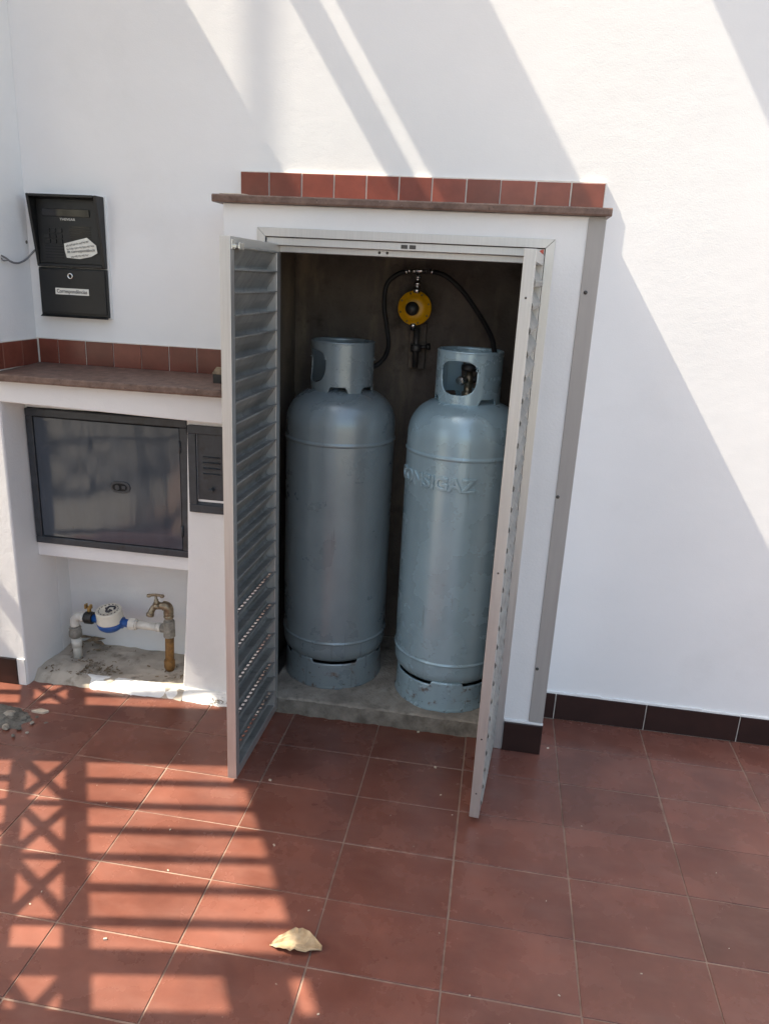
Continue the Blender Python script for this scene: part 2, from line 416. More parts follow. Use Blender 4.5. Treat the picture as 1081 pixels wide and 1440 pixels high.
# ------------------------------------------------------------------ meter boxes
def panel_box(name, label, cat, x0, x1, z0, z1, fw, proud, lock):
    MPb = MP if lock else RB
    t = thing(name, label, cat, ((x0+x1)/2, MPb, z0))
    y0 = MPb-proud
    f = MB()
    for a, bb, c, d in ((x0, x1, z1-fw, z1), (x0, x1, z0, z0+fw), (x0, x0+fw, z0+fw, z1-fw), (x1-fw, x1, z0+fw, z1-fw)):
        f.box(a, bb, y0, MPb+.01, c, d)
    keep(f.build('frame', 'meter_frame', bevel=.0025), t)
    return t, y0
eb, y0 = panel_box('meter_box', 'wide dark grey steel meter cabinet with an oval lock plate', 'meter box', -1.606, -1.018, .520, 1.012, .026, .012, True)
keep(MB().box(-1.585, -1.036, y0+.008, MP+.008, .54, .992).build('backing', 'groove'), eb)
dr = MB()
nx, nz = 20, 16
def bulge(u, v): return .0014*mn.noise(Vector((u*2.2, v*2.2, 5))) + .010*max(0, .40-u) - (.0012 if abs(u-.40) < .01 else 0)
vs = []
X0, X1, Z0, Z1 = -1.576, -1.046, .550, .982
for k in range(nz+1):
    for i in range(nx+1):
        u = i/nx; v = k/nz
        e = .0 if (i in (0, nx) or k in (0, nz)) else -.002
        vs.append((X0+(X1-X0)*u, y0+.001+e+bulge(u, v), Z0+(Z1-Z0)*v))
fs = [(k*(nx+1)+i, k*(nx+1)+i+1, (k+1)*(nx+1)+i+1, (k+1)*(nx+1)+i) for k in range(nz) for i in range(nx)]
dr.add(vs, fs, True)
rim = [(X0, Z0), (X1, Z0), (X1, Z1), (X0, Z1)]
dr.prism([(X0, Z0), (X1, Z0), (X1, Z1), (X0, Z1)], y0+.0035, y0+.009)
door = keep(dr.build('door', 'meter_paint', fix=False), eb)
c = on_y(170, 685, y0)
def oval(cx, cz, rx, rz, n=28): return [(cx+rx*math.copysign(abs(math.cos(a))**.6, math.cos(a)), cz+rz*math.sin(a)) for a in [2*math.pi*i/n for i in range(n)]]
lp = MB().prism(oval(c.x, c.z, .036, .021), y0-.0045, y0+.002).build('lock_plate', 'meter_frame', bevel=.001); lp.parent = door
lp2 = MB().prism(oval(c.x-.002, c.z, .027, .013), y0-.0053, y0-.004).build('lock_recess', 'groove'); lp2.parent = door
lk = MB().cyl((c.x-.010, y0-.004, c.z), (c.x-.010, y0-.0085, c.z), .009, 16).box(c.x+.006, c.x+.02, y0-.0072, y0-.004, c.z-.005, c.z+.006).build('lock', 'meter_frame', bevel=.0008); lk.parent = door
for zz in (.92, .62):
    hb = MB().cyl((X1+.003, y0-.002, zz-.02), (X1+.003, y0-.002, zz+.02), .004, 10).build('hinge', 'meter_frame'); hb.parent = door

keep(MB().prism([(-1.60, 1.0122), (-1.02, 1.0122), (-1.02, 1.016), (-1.1, 1.0215), (-1.25, 1.022), (-1.36, 1.016), (-1.60, 1.0145)], MP-.004, MP+.004).build('gap_shadow_strip', 'groove'), eb)  # dark strip standing in for the shadow in the gap above the frame
sb, y1 = panel_box('vent_box', 'small dark grey steel box with slotted door half behind the open door', 'meter box', -.992, -.838, .712, 1.010, .028, .010, False)
keep(MB().box(-.966, -.862, y1+.012, RB+.008, .738, .985).build('backing', 'groove'), sb)
sl = MB().prism([(y1+.001, .741), (y1+.018, .757), (y1+.018, .741)], -.965, -.865, 'x')
keep(sl.build('sill', 'meter_frame'), sb)
dd = keep(MB().box(-.963, -.867, y1+.009, y1+.013, .757, .981).build('door', 'meter_frame', bevel=.0012), sb)
for i in range(4):
    z = .905-i*.019
    s_ = MB().prism([(y1+.009, z-.004), (y1+.003, z-.0015), (y1+.003, z), (y1+.009, z+.003)], -.942, -.884, 'x').build('louvre', 'meter_frame'); s_.parent = dd
kn = MB().cyl((-.913, y1+.009, .795), (-.913, y1-.003, .795), .007, 14).box(-.922, -.904, y1-.009, y1-.003, .792, .798).build('knob', 'meter_frame', bevel=.001); kn.parent = dd

# ------------------------------------------------------------------ gas cabinet
gc = thing('gas_cabinet', 'white masonry gas cabinet with open louvred metal doors and tiled ledge', 'cabinet', (-.3, G, 0))
CX0, CX1, OX0, OX1, OZ = -.835, .245, -.7285, .1155, 1.6195
fr = MB()
fr.prism([(CX0, -.01), (OX0, -.01), (OX0, OZ), (OX1, OZ), (OX1, -.01), (CX1, -.01), (CX1, 1.684), (CX0, 1.684)], G, .03)
fr.box(CX0, -.80, .03, WY+.3, -.01, 1.684); fr.box(.21, CX1, .03, WY+.3, -.01, 1.684); fr.box(-.80, .21, .03, WY+.3, 1.65, 1.684)
keep(fr.build('masonry', 'plaster2', bevel=.003), gc)
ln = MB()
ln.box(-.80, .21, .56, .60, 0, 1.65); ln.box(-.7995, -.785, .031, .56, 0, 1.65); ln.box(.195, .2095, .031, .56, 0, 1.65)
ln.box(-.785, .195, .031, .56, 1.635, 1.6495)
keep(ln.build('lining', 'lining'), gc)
# rough concrete slab
def slab():
    vs = []; fs = []
    nx = 70; ring = [(-.016, -.004), (-.014, .015), (-.012, .030), (-.010, .042), (-.007, .051), (-.002, .0555), (.008, .0562), (.03, .056)] + [(.03+.53*i/14, .056) for i in range(1, 15)]
    for i in range(nx+1):
        x = -.715 + .815*i/nx
        for (y, z) in ring:
            k = .006*mn.noise(Vector((x*26, z*40, y*20))) + .004*mn.noise(Vector((x*90, z*110, y*60)))
            ke = max(0, mn.noise(Vector((x*11, 4, 2))))*.010 if .03 < z < .0555 and y < .02 else 0
            vs.append((x, y + (k if y < .02 else 0) + ke, z + (k*.5 if y >= 0 else 0) - ke*.6))
    m_ = len(ring)
    for i in range(nx):
        for q in range(m_-1): fs.append((i*m_+q, (i+1)*m_+q, (i+1)*m_+q+1, i*m_+q+1))
    b = MB(); b.add(vs, fs, True); return b
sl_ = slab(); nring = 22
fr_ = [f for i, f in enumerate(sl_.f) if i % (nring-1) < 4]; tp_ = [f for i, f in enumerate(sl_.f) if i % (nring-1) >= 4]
for nm_, fs_, mt_ in (('concrete_slab', tp_, 'concrete'), ('slab_edge', fr_, 'concrete_stain_shade')):
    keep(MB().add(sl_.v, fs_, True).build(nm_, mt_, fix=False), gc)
# stone ledge + tiles
def ledge(x0, x1, y0, y1, z0, z1, n=36):
    vs = []; fs = []
    for i in range(n+1):
        x = x0+(x1-x0)*i/n; e = random.uniform(-.0016, .0016)
        vs += [(x, y0+.002+e, z0), (x, y0+e, z0+.004), (x, y0+e*.6, z1-.004), (x, y0+.004+e, z1+e*.3), (x, y1, z1), (x, y1, z0)]
    for i in range(n):
        for k in range(6): fs.append((i*6+k, i*6+(k+1) % 6, (i+1)*6+(k+1) % 6, (i+1)*6+k))
    fs += [tuple(range(6)), tuple(n*6+k for k in range(5, -1, -1))]
    return MB().add(vs, fs)
keep(ledge(-.859, .2565, -.080, WY-.001, 1.6845, 1.7055).build('stone_ledge', 'stone'), gc)
tx = [-.859, -.766, -.661, -.559, -.457, -.3555, -.254, -.151, -.048, .055, .158, .2565]
for i, (a, c) in enumerate(zip(tx[:-1], tx[1:])):
    keep(MB().cbox(a+.0018+random.uniform(-.0005, .0006), c-.0018+random.uniform(-.0006, .0005), WY-.013+random.uniform(-.0012, .0012), WY+.002, 1.706, 1.795-.0002*i+random.uniform(-.0006, .0006), .0012, 'y').build('backsplash_tile', 'ledge_tile'), gc)
keep(MB().box(-.8585, .2575, WY-.0105, WY+.002, 1.704, 1.798).build('tile_grout', 'tile_grout', bevel=.002), gc)
# baseboard at the right foot
keep(MB().cbox(.121, .2475, G-.0095, G+.002, .001, .108, .0012, 'y').build('baseboard_tile', 'dark_tile'), gc)
keep(MB().box(.121, .2475, G-.006, G+.002, .108, .1165).build('caulk_line', 'caulk', bevel=.002), gc)
# grey corner strip with screws
st = keep(MB().box(.2, .2462, G-.0035, G+.001, .118, 1.681).build('corner_strip', 'strip', bevel=.001), gc)
for px, py in ((823, 411), (784, 699), (755, 941)):
    p_ = on_y(px, py, G-.004)
    sc = MB().lathe([(.0055, 0), (.005, .0015), (.003, .0025), (0, .0027)], (p_.x, G-.0034, p_.z), (0, -1, 0), 14).build('screw', 'screw'); sc.parent = st
# aluminium door frame: mitred flange, inner channel, head bar
F0, F1, FZ = -.731, .118, 1.622
fl_ = MB(); w = .0245
def quadprism(p4, y0, y1): return MB().prism(p4, y0, y1)
df = keep(MB().prism([(F0+.0006, FZ), (F1-.0006, FZ), (F1-w, FZ-w+.0006), (F0+w, FZ-w+.0006)], G-.005, G-.0005).build('door_frame', 'alu', bevel=.0008), gc)
for poly in ([(F0, 0.001), (F0+w, 0.001), (F0+w, FZ-w), (F0, FZ-.0006)], [(F1, 0.001), (F1, FZ-.0006), (F1-w, FZ-w), (F1-w, 0.001)]):
    q = MB().prism(poly, G-.005, G-.0005).build('flange', 'alu', bevel=.0008); q.parent = df
ch = MB()
ch.box(F0+w+.0012, F1-w-.0012, G+.004, .028, FZ-w-.022, FZ-w-.0012)
q = ch.build('head_channel', 'alu', bevel=.001); q.parent = df
q = MB().box(F0+w+.012, F1-w-.012, G+.030, .03, FZ-w-.040, FZ-w-.0225).build('head_bar', 'alu', bevel=.001); q.parent = df
for xa, xb in ((F0+w+.0012, F0+w+.022), (F1-w-.022, F1-w-.0012)):
    q = MB().box(xa, xb, G+.004, .028, .001, FZ-w-.022).build('side_channel', 'alu', bevel=.001); q.parent = df
for xc in (-.300, -.276):
    q = MB().box(xc-.009, xc+.009, G+.001, G+.005, FZ-w-.017, FZ-w-.007).build('catch', 'screw', bevel=.001); q.parent = df
for xc in (-.375, -.352):
    q = MB().lathe([(.004, 0), (.003, .002), (0, .0024)], (xc, G+.030, FZ-w-.030), (0, -1, 0), 10).build('screw', 'screw'); q.parent = df
q = MB().prism([(.079, 1.592), (.089, 1.595), (.0885, 1.572), (.083, 1.566), (.078, 1.574)], G-.0045, G+.002).build('red_clip', 'red', bevel=.001); q.parent = df

# louvred doors. local axes: +x along the leaf from the hinge, +y outward face, z up
DW, DT, DZ0, DZ1, ST = .404, .028, .018, 1.579, .027
NS = 27; PITCH = (DZ1-DZ0-2*ST)/NS
def slat_mesh(perf):
    prof = [(-.0005, .0285), (-.0005, .0312), (.0035, .0312), (.0045, .0240), (.014, .007), (.0255, -.009), (.0300, -.0155), (.0312, -.0205)]
    low = [(.0312, -.0205), (.0300, -.0270), (.0255, -.0300)]
    web = [(.0255, -.0300), (.0035, -.0278)]
    x0, x1 = ST-.001, DW-ST+.001; th = .0013
    b = MB()
    def ribbon(pr, xa, xb, smooth=True):
        n = len(pr); P = []
        for i, (y, z) in enumerate(pr):
            a = Vector(pr[max(i-1, 0)]); c = Vector(pr[min(i+1, n-1)]); d = (c-a).normalized(); nn = Vector((-d.y, d.x))*th
            P.append((y, z)); P.append((y+nn.x, z+nn.y))
        vs = [(x, y, z) for x in (xa, xb) for (y, z) in P]; o = len(P); fs = []
        for i in range(n-1):
            fs += [(2*i, 2*i+2, o+2*i+2, o+2*i), (2*i+1, o+2*i+1, o+2*i+3, 2*i+3), (2*i, 2*i+1, 2*i+3, 2*i+2), (o+2*i, o+2*i+2, o+2*i+3, o+2*i+1)]
        fs += [(0, o, o+1, 1), (o-2, o-1, 2*o-1, 2*o-2)]
        b.add(vs, fs, False)
    ribbon(prof, x0, x1)
    ribbon(low, x0, x1)
    if perf:
        nh = 15; p_ = (x1-x0)/nh
        m1 = (.0200, -.0294); m2 = (.0105, -.0285)
        ribbon([web[0], m1], x0, x1); ribbon([m2, web[1]], x0, x1)
        for i in range(nh): ribbon([m1, m2], x0+i*p_, x0+i*p_+p_*.42)
    else: ribbon(web, x0, x1)
    me = b.mesh('slat'); me.materials.append(M['alu_slat']); return me
SA, SB = slat_mesh(False), slat_mesh(True)
def louvre_door(hx, hy, ang, flip, label):
    """ang: direction of the leaf from its hinge; flip=+1 when the outer face lies to the left of that direction"""
    Mx = Matrix.Translation((hx, hy, 0)) @ Matrix.Rotation(ang, 4, 'Z') @ Matrix.Diagonal((1, flip, 1, 1))
    f = MB()
    for a, c, z0, z1 in ((0, ST, DZ0, DZ1), (DW-ST, DW, DZ0, DZ1), (ST, DW-ST, DZ1-ST, DZ1), (ST, DW-ST, DZ0, DZ0+ST)):
        f.box(a, c, 0, DT, z0, z1, Mx)
    d = keep(f.build('door', 'alu', bevel=.0012), gc); d['label'] = label
    for i in range(NS):
        z = DZ0+ST+PITCH*(i+.5)
        me = SB if i in (1, 3, 5, 7, 9) else SA
        o = bpy.data.objects.new('slat', me); COL.objects.link(o); o.parent = d
        o.matrix_local = Mx @ Matrix.Translation((0, 0, z+.002))
    return d, Mx
LD, LM = louvre_door(-.672, -.024, -math.pi/2-.012, -1, 'left louvred leaf swung wide open')
RD, RM = louvre_door(.0655, -.040, -math.pi/2-.085, 1, 'right louvred leaf swung open')
# latch on the left leaf (inner face at the top of the free stile)
lt = MB(); lt.box(DW-ST-.002, DW-.004, -.004, .0, 1.548, 1.572, LM); lt.box(DW-.062, DW-.016, -.009, -.003, 1.552, 1.560, LM)
lt.box(DW-.070, DW-.036, -.011, -.008, 1.549, 1.566, LM)
q = lt.build('latch', 'steel', bevel=.001); q.parent = LD
for zz in (1.47, .78, .28, .10):
    q = MB(); c_ = RM @ Vector((DW, DT*.5, zz)); d_ = (RM.to_3x3() @ Vector((1, 0, 0)))
    q = q.lathe([(.0028, 0), (.002, .0008), (0, .001)], c_, d_, 10).build('screw', 'screw'); q.parent = RD
for zz in (1.45, .80, .16):
    for Dm, D_ in ((LM, LD), (RM, RD)):
        q = MB().cyl(Dm @ Vector((-.004, DT+.001, zz-.035)), Dm @ Vector((-.004, DT+.001, zz+.035)), .005, 12).build('hinge', 'alu'); q.parent = D_

# ------------------------------------------------------------------ gas cylinders
def cyl_mesh_body():
    pr = [(.10, .084), (.150, .096), (.172, .108), (.184, .122), (.1893, .138), (.19, .150), (.19, .172), (.19, .1785)]
    pr += [(.19, .180), (.1935, .182), (.1940, .185), (.1935, .188), (.19, .190), (.19, .193), (.19, .21)]
    pr += [(.19, .30), (.19, .60), (.19, .86), (.19, .893), (.19, .900), (.19, .9015), (.1928, .9040), (.1935, .908), (.1928, .9120), (.19, .9145), (.19, .917), (.19, .935), (.19, .955)]
    for i in range(1, 15):
        a = math.pi/2*i/15
        pr.append((.19*math.cos(a)**.62 if i < 15 else 0, .955+.125*math.sin(a)))
    pr += [(.03, 1.083), (.0, 1.084)]
    return MB().lathe(pr, n=96)
def collar_mesh():
    R0, Z0, Z1 = .1075, 1.045, 1.232
    nt, nz = 220, 56
    def keepcell(th, z):
        for c in (0, math.pi):
            d = (th-c+math.pi) % (2*math.pi)-math.pi
            a = abs(d*R0/.0635); h = (z-1.152)/.0535
            if sup(a, h) < 1: return False
        for c in (1.02, -1.02, math.pi-1.02, math.pi+1.02):
            d = (th-c+math.pi) % (2*math.pi)-math.pi
            wd = .040-.014*max(0, (z-1.062)/.026)
            if z < 1.0885 and abs(d*R0) < wd: return False
        return True
    def sup(a, h):
        e = 4.2 if h > 0 else 2.3
        return (abs(a)**3.0+abs(h)**e)**(1/3.0)
    idx = {}; vs = []; fs = []
    def V(i, k):
        i %= nt
        if (i, k) not in idx:
            th = 2*math.pi*i/nt; z = Z0+(Z1-Z0)*k/nz
            for c in (0, math.pi):
                d = (th-c+math.pi) % (2*math.pi)-math.pi
                a = d*R0/.0635; h = (z-1.152)/.0535; s = sup(a, h)
                if .90 < s < 1.05: th = c+d/s; z = 1.152+(z-1.152)/s
            idx[(i, k)] = len(vs); vs.append((R0*math.cos(th), R0*math.sin(th), z))
        return idx[(i, k)]
    for k in range(nz):
        for i in range(nt):
            th = 2*math.pi*(i+.5)/nt; z = Z0+(Z1-Z0)*(k+.5)/nz
            if keepcell(th, z): fs.append((V(i, k), V(i+1, k), V(i+1, k+1), V(i, k+1)))
    b = MB(); b.add(vs, fs, True); return b
def ring_mesh():
    R0 = .181; nt = 200; nz = 14; vs = []; fs = []
    for k in range(nz+1):
        for i in range(nt):
            th = 2*math.pi*i/nt
            s = math.sin(th*4)
            top = .100 + (.014 if s > .25 else 0)*min(1, (s-.25)/.08) 
            z = top*k/nz
            r = R0 + .006*(k/nz)**2*0 + (.003 if k == 0 else 0) - .002*(k/nz)
            vs.append((r*math.cos(th), r*math.sin(th), z))
    for k in range(nz):
        for i in range(nt):
            i2 = (i+1) % nt; fs.append((k*nt+i, k*nt+i2, (k+1)*nt+i2, (k+1)*nt+i))
    b = MB(); b.add(vs, fs, True); return b
def wrap_text(txt, size, depth, R0, z, th_end, parent, name, material, bold=.0, spread=1.0, sub=.004, bev=0):
    """raised lettering bent round a cylinder; th measured from +x, text reads left to right seen from outside"""
    me = text_mesh(txt, size, depth, bold, bev)
    bm = bmesh.new(); bm.from_mesh(me)
    xm = max(v.co.x for v in bm.verts)
    bmesh.ops.triangulate(bm, faces=bm.faces)
    bmesh.ops.subdivide_edges(bm, edges=[e for e in bm.edges if e.calc_length() > sub], cuts=2)
    for v in bm.verts:
        th = th_end - (xm-v.co.x)*spread/R0
        r = R0+v.co.z
        v.co = (r*math.cos(th), r*math.sin(th), z+v.co.y)
    bm.to_mesh(me); bm.free(); me.materials.append(M[material])
    for p in me.polygons: p.use_smooth = False
    return link(name, me, parent)
BODY = cyl_mesh_body().mesh('body'); COLL = collar_mesh().mesh('collar', fix=False); RING = ring_mesh().mesh('foot_ring', fix=False)
def gas_cylinder(cx, cy, rot, material, label, lettering, group):
    t = thing('gas_cylinder', label, 'gas cylinder', (cx, cy, .0545), group); t.rotation_euler = (0, 0, rot)
    def part(me, nm, sol=0, mt_=None):
        me = me.copy(); me.materials.clear(); me.materials.append(M[mt_ or material])
        o = link(nm, me, t)
        if sol:
            sm = o.modifiers.new('s', 'SOLIDIFY'); sm.thickness = sol; sm.offset = -1
        return o
    part(BODY, 'body')
    c = part(COLL, 'collar', .0045)
    rr = MB().lathe([(.1012, 1.228), (.1015, 1.2335), (.1045, 1.2365), (.1080, 1.2345), (.1085, 1.229), (.105, 1.226), (.1012, 1.228)], n=72, cap=False).build('rim', material, c)
    part(RING, 'foot_ring', .004, material+'_foot')
    v = MB(); v.lathe([(.020, 1.08), (.020, 1.098), (.014, 1.102), (.014, 1.125), (.017, 1.127), (.017, 1.150), (.011, 1.153), (.011, 1.165)], n=20)
    vv = v.build('valve', 'chrome', t)
    hw_ = MB().lathe([(.008, 1.165), (.026, 1.168), (.028, 1.176), (.026, 1.186), (.010, 1.19)], n=14).build('handwheel', 'black', vv)
    ou = MB().cyl((.012, -.004, 1.138), (.052, -.016, 1.138), .011, 12).cyl((.03, -.0094, 1.138), (.046, -.0142, 1.138), .0145, 6).build('outlet', 'steel', vv)
    wrap_text('CONSIGAZ', .019, .0010, .1075, 1.146, 1.62, c, 'collar_lettering', material, .0003, 1.1)
    if lettering is not None:
        wrap_text('CONSIGAZ', .060, .0030, .19, lettering[1], lettering[0]-rot, t, 'lettering', material, .0006, 1.06, bev=.0022)
    return t
RC = (-.10, .212)
vx = math.atan2(CAM.y-RC[1], CAM.x-RC[0])          # bearing of the photographer from the cylinder
gr = 'pair of gas cylinders in the cabinet'
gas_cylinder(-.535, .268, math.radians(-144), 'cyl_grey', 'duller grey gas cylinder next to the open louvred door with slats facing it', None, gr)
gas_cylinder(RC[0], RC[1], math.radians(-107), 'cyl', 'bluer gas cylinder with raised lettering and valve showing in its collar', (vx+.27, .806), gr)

# ------------------------------------------------------------------ regulator, manifold, hoses
RY = .47
rc = on_y(583, 433, RY); rg_ = thing('gas_regulator', 'round yellow gas regulator with a black cap on the cabinet back', 'regulator', (rc.x, .56, rc.z))
ax = Vector((.02, -1, .02)).normalized()
rb = MB().lathe([(.02, -.03), (.045, -.024), (.058, -.012), (.060, -.004), (.060, .004), (.057, .008), (.047, .010), (.044, .016), (.034, .021), (.026, .023)], rc, ax, 48)
keep(rb.build('body', 'yellow'), rg_)
c0 = rc + ax*.022 + Vector((-.006, 0, -.002))
keep(MB().lathe([(.024, 0), (.024, .016), (.021, .024), (.0, .0245)], c0, ax, 28).build('cap', 'black'), rg_)
for k in range(8):
    a = 2*math.pi*k/8+.3; pp = rc + Vector((math.cos(a)*.052, -.010, math.sin(a)*.052))
    keep(MB().lathe([(.0042, 0), (.004, .002), (.0, .0025)], pp, (0, -1, 0), 8).build('screw', 'brass'), rg_)
tp = rc+Vector((.004, 0, .056))
keep(MB().lathe([(.015, -.005), (.015, .014), (.011, .015), (.011, .022), (.0155, .023), (.0155, .033), (.010, .034), (.010, .046), (.012, .047), (.012, .054), (.007, .055), (.007, .066)], tp, (.03, 0, 1), 12).build('inlet_fitting', 'steel'), rg_)
bt = rc+Vector((-.002, 0, -.056))
keep(MB().lathe([(.014, -.004), (.014, .010), (.0125, .011), (.0125, .022)], bt, (0, 0, -1), 10).build('outlet_fitting', 'steel'), rg_)
keep(MB().cyl(rc+Vector((.02, .02, 0)), (rc.x+.02, .562, rc.z), .012, 12).build('wall_stud', 'screw'), rg_)
mt = tp+Vector((.003, 0, .070))
mf = thing('gas_manifold', 'short steel tee joining the two black hoses above the regulator', 'pipe fitting', tuple(mt))
keep(MB().cyl(mt+Vector((-.042, 0, 0)), mt+Vector((.046, .0, .003)), .0075, 12).build('tee_bar', 'steel'), mf)
for dx, r_ in ((-.034, .0095), (-.016, .009), (.018, .009), (.036, .0095)):
    keep(MB().cyl(mt+Vector((dx-.006, 0, 0)), mt+Vector((dx+.006, 0, .0006)), r_, 6).build('nut', 'screw' if dx > 0 else 'steel'), mf)
def Q(x, y, Y): return on_y(x, y, Y)
def hose(pts, label):
    P_ = [Vector(q) for q in pts]
    t = thing('gas_hose', label, 'hose', tuple(P_[0]), 'black gas hoses')
    keep(MB().tube(pts, .0085, 12, 8).build('tube', 'rubber'), t)
    d_ = (P_[1]-P_[0]).normalized()
    keep(MB().cyl(P_[0]+d_*.004, P_[0]+d_*.014, .0102, 14).build('clamp', 'steel'), t)
    return t
hose([mt+Vector((.04, 0, .002)), Q(627, 388, .455), Q(650, 409, .44), Q(672, 440, .40), Q(687, 466, .34), Q(694, 487, .28), Q(692, 510, .235), (-.085, .205, 1.19)], 'black hose arching over to the blue cylinder collar')
hose([mt+Vector((-.036, 0, 0)), Q(556, 387, .465), Q(543, 402, .46), Q(540, 430, .45), Q(544, 462, .43), Q(546, 488, .40), Q(536, 508, .35), Q(516, 518, .31), (-.53, .262, 1.20)], 'black hose looping down to the grey cylinder')
pc = on_y(588, 480, .53)
gp = thing('gas_pipe', 'dark iron pipe with a valve below the yellow regulator', 'pipe', (pc.x, .53, 1.17))
keep(MB().cyl((pc.x-.004, .50, 1.19), (pc.x-.004, .50, bt.z-.014), .011, 14).build('pipe', 'screw'), gp)
keep(MB().lathe([(.016, 0), (.020, .004), (.020, .024), (.016, .028)], (pc.x-.004, .50, 1.245), (0, 0, 1), 8).build('valve_body', 'screw'), gp)
keep(MB().cyl((pc.x+.0, .50, 1.262), (pc.x+.040, .495, 1.266), .007, 10).cyl((pc.x+.036, .495, 1.266), (pc.x+.048, .494, 1.268), .012, 12).build('tap_lever', 'black'), gp)
keep(MB().box(pc.x-.035, pc.x+.027, .535, .562, 1.18, 1.345).build('wall_plate', 'lining', bevel=.004), gp)


# ------------------------------------------------------------------ water meter and plumbing in the lower niche
NY = .130
wc = on_y(156, 874, NY)                              # centre of the meter body
wm = thing('water_meter', 'blue water meter with a white drum lid in the lower niche', 'water meter', (wc.x, NY, wc.z-.03))
tilt = Vector((-.05, -.16, 1)).normalized()
keep(MB().lathe([(.018, -.030), (.038, -.027), (.049, -.015), (.0515, -.004), (.0515, .004), (.046, .008)], wc, tilt, 40)
     .cyl(wc+Vector((-.078, 0, .004)), wc+Vector((.082, 0, .000)), .0155, 18).cyl(wc+Vector((-.046, 0, .003)), wc+Vector((.05, 0, 0)), .024, 18, .022).build('body', 'blue'), wm)
keep(MB().lathe([(.0505, .006), (.0505, .010), (.0485, .012), (.0485, .048), (.0465, .052), (.043, .054), (.041, .0525), (0, .0525)], wc, tilt, 40).build('drum', 'dial'), wm)
tq = Vector((0,0,1)).rotation_difference(tilt)
def on_lid(a, r, h=.0533): return wc + tq @ Vector((math.cos(a)*r, math.sin(a)*r, h))
mk = MB()
for k in range(16):
    a = 2*math.pi*k/16
    p0, p1 = on_lid(a-.08, .036), on_lid(a+.08, .036)
    mk.cyl(p0, p1, .0016, 5)
for pts, r_ in (([(.2, .022), (.9, .026), (1.8, .020), (2.4, .010)], .0042), ([(2.6, .016), (3.4, .006), (4.6, .014), (5.4, .020)], .0045), ([(0, .004), (5.9, .018), (5.2, .010)], .0035)):
    mk.tube([on_lid(a, rr) for a, rr in pts], r_, 6, 5)
keep(mk.build('dial_marks', 'ink'), wm)
nl = wc+Vector((-.098, 0, .005)); nr = wc+Vector((.088, 0, 0))
keep(MB().cyl(nl+Vector((-.004, 0, 0)), nl+Vector((.026, 0, 0)), .024, 10).cyl(nl+Vector((-.010, 0, 0)), nl+Vector((-.003, 0, 0)), .019, 14).build('union_nut', 'black', bevel=.001), wm)
keep(MB().cyl(nr+Vector((-.012, 0, 0)), nr+Vector((.014, 0, 0)), .0235, 8).cyl(nr+Vector((.014, 0, 0)), nr+Vector((.020, 0, 0)), .019, 14).build('union_nut', 'pvc', bevel=.001), wm)
# brass seal tab above the left nut
keep(MB().cyl(nl+Vector((.008, .006, .018)), nl+Vector((.008, .006, .042)), .008, 10).box(nl.x-.006, nl.x+.001, nl.y-.004, nl.y+.012, nl.z+.036, nl.z+.054).box(nl.x+.012, nl.x+.02, nl.y-.004, nl.y+.012, nl.z+.036, nl.z+.052).build('seal_tab', 'brass', bevel=.001), wm)
# left riser
lx = on_z(113, 924, .03).x; el = Vector((nl.x-.052, NY, nl.z-.004))
lb = Vector((el.x+.004, NY, .025))
pr_ = thing('inlet_pipe', 'dirty white plastic riser pipe with an elbow in the niche corner', 'pipe', tuple(lb))
keep(MB().tube([nl+Vector((-.006, 0, 0)), el+Vector((.028, 0, .004)), el+Vector((.010, 0, .0)), el+Vector((.001, 0, -.016)), el+Vector((0, 0, -.038))], .0165, 14, 5).cyl(nl+Vector((-.022, 0, 0)), nl+Vector((-.008, 0, 0)), .020, 16).build('elbow', 'pvc'), pr_)
keep(MB().lathe([(.019, 0), (.024, .004), (.024, .028), (.021, .033), (.023, .040), (.019, .046)], (el.x, NY, el.z-.085), (0, 0, 1), 10).build('coupling', 'dirtyfit'), pr_)
keep(MB().cyl(lb, (el.x, NY, el.z-.075), .0165, 16).cyl(lb+Vector((-.001, 0, .052)), (el.x, NY, el.z-.088), .019, 16).build('pipe', 'pvc'), pr_)
# right side: connector, rusty riser
rb_ = on_z(240, 940, .028); rp0 = Vector((rb_.x, NY, .024))
te = Vector((rb_.x+.004, NY, nr.z-.001))
tag(MB().cyl(nr+Vector((.018, 0, 0)), te+Vector((-.040, 0, .0)), .0155, 18).cyl(te+Vector((-.048, 0, 0)), te+Vector((-.032, 0, 0)), .0175, 18).build('connecting_pipe', 'pvc'), 'short white plastic pipe between the meter and the rusty riser', 'pipe')
rp = thing('rusty_riser', 'rusty brown riser pipe with tee fitting at the right of the niche', 'pipe', tuple(rp0))
keep(MB().cyl(rp0, te+Vector((0, 0, -.03)), .0165, 16).lathe([(.019, 0), (.0205, .003), (.0205, .03), (.018, .034)], rp0+Vector((0, 0, .012)), (0, 0, 1), 12).build('pipe', 'rust'), rp)
keep(MB().lathe([(.018, -.034), (.0215, -.032), (.0215, .030), (.019, .034)], te, (0, 0, 1), 16).cyl(te+Vector((0, 0, .03)), te+Vector((0, 0, .048)), .0155, 14).cyl(te, te+Vector((-.030, 0, 0)), .018, 14).build('tee', 'dirtyfit', bevel=.0008), rp)
tpz = te+Vector((0, 0, .044))
keep(MB().lathe([(.0165, 0), (.019, .003), (.019, .010), (.016, .012), (.0185, .015), (.0185, .024), (.016, .026)], tpz, (0, 0, 1), 12)
     .tube([tpz+Vector((0, 0, .022)), tpz+Vector((0, 0, .038)), tpz+Vector((-.007, 0, .047)), tpz+Vector((-.020, -.002, .048))], .0185, 12, 5).build('elbow', 'chrome'), rp)
tb = tpz+Vector((-.022, -.002, .048))
tapo = thing('garden_tap', 'small tarnished tap with cross handle above the rusty riser', 'tap', tuple(tb))
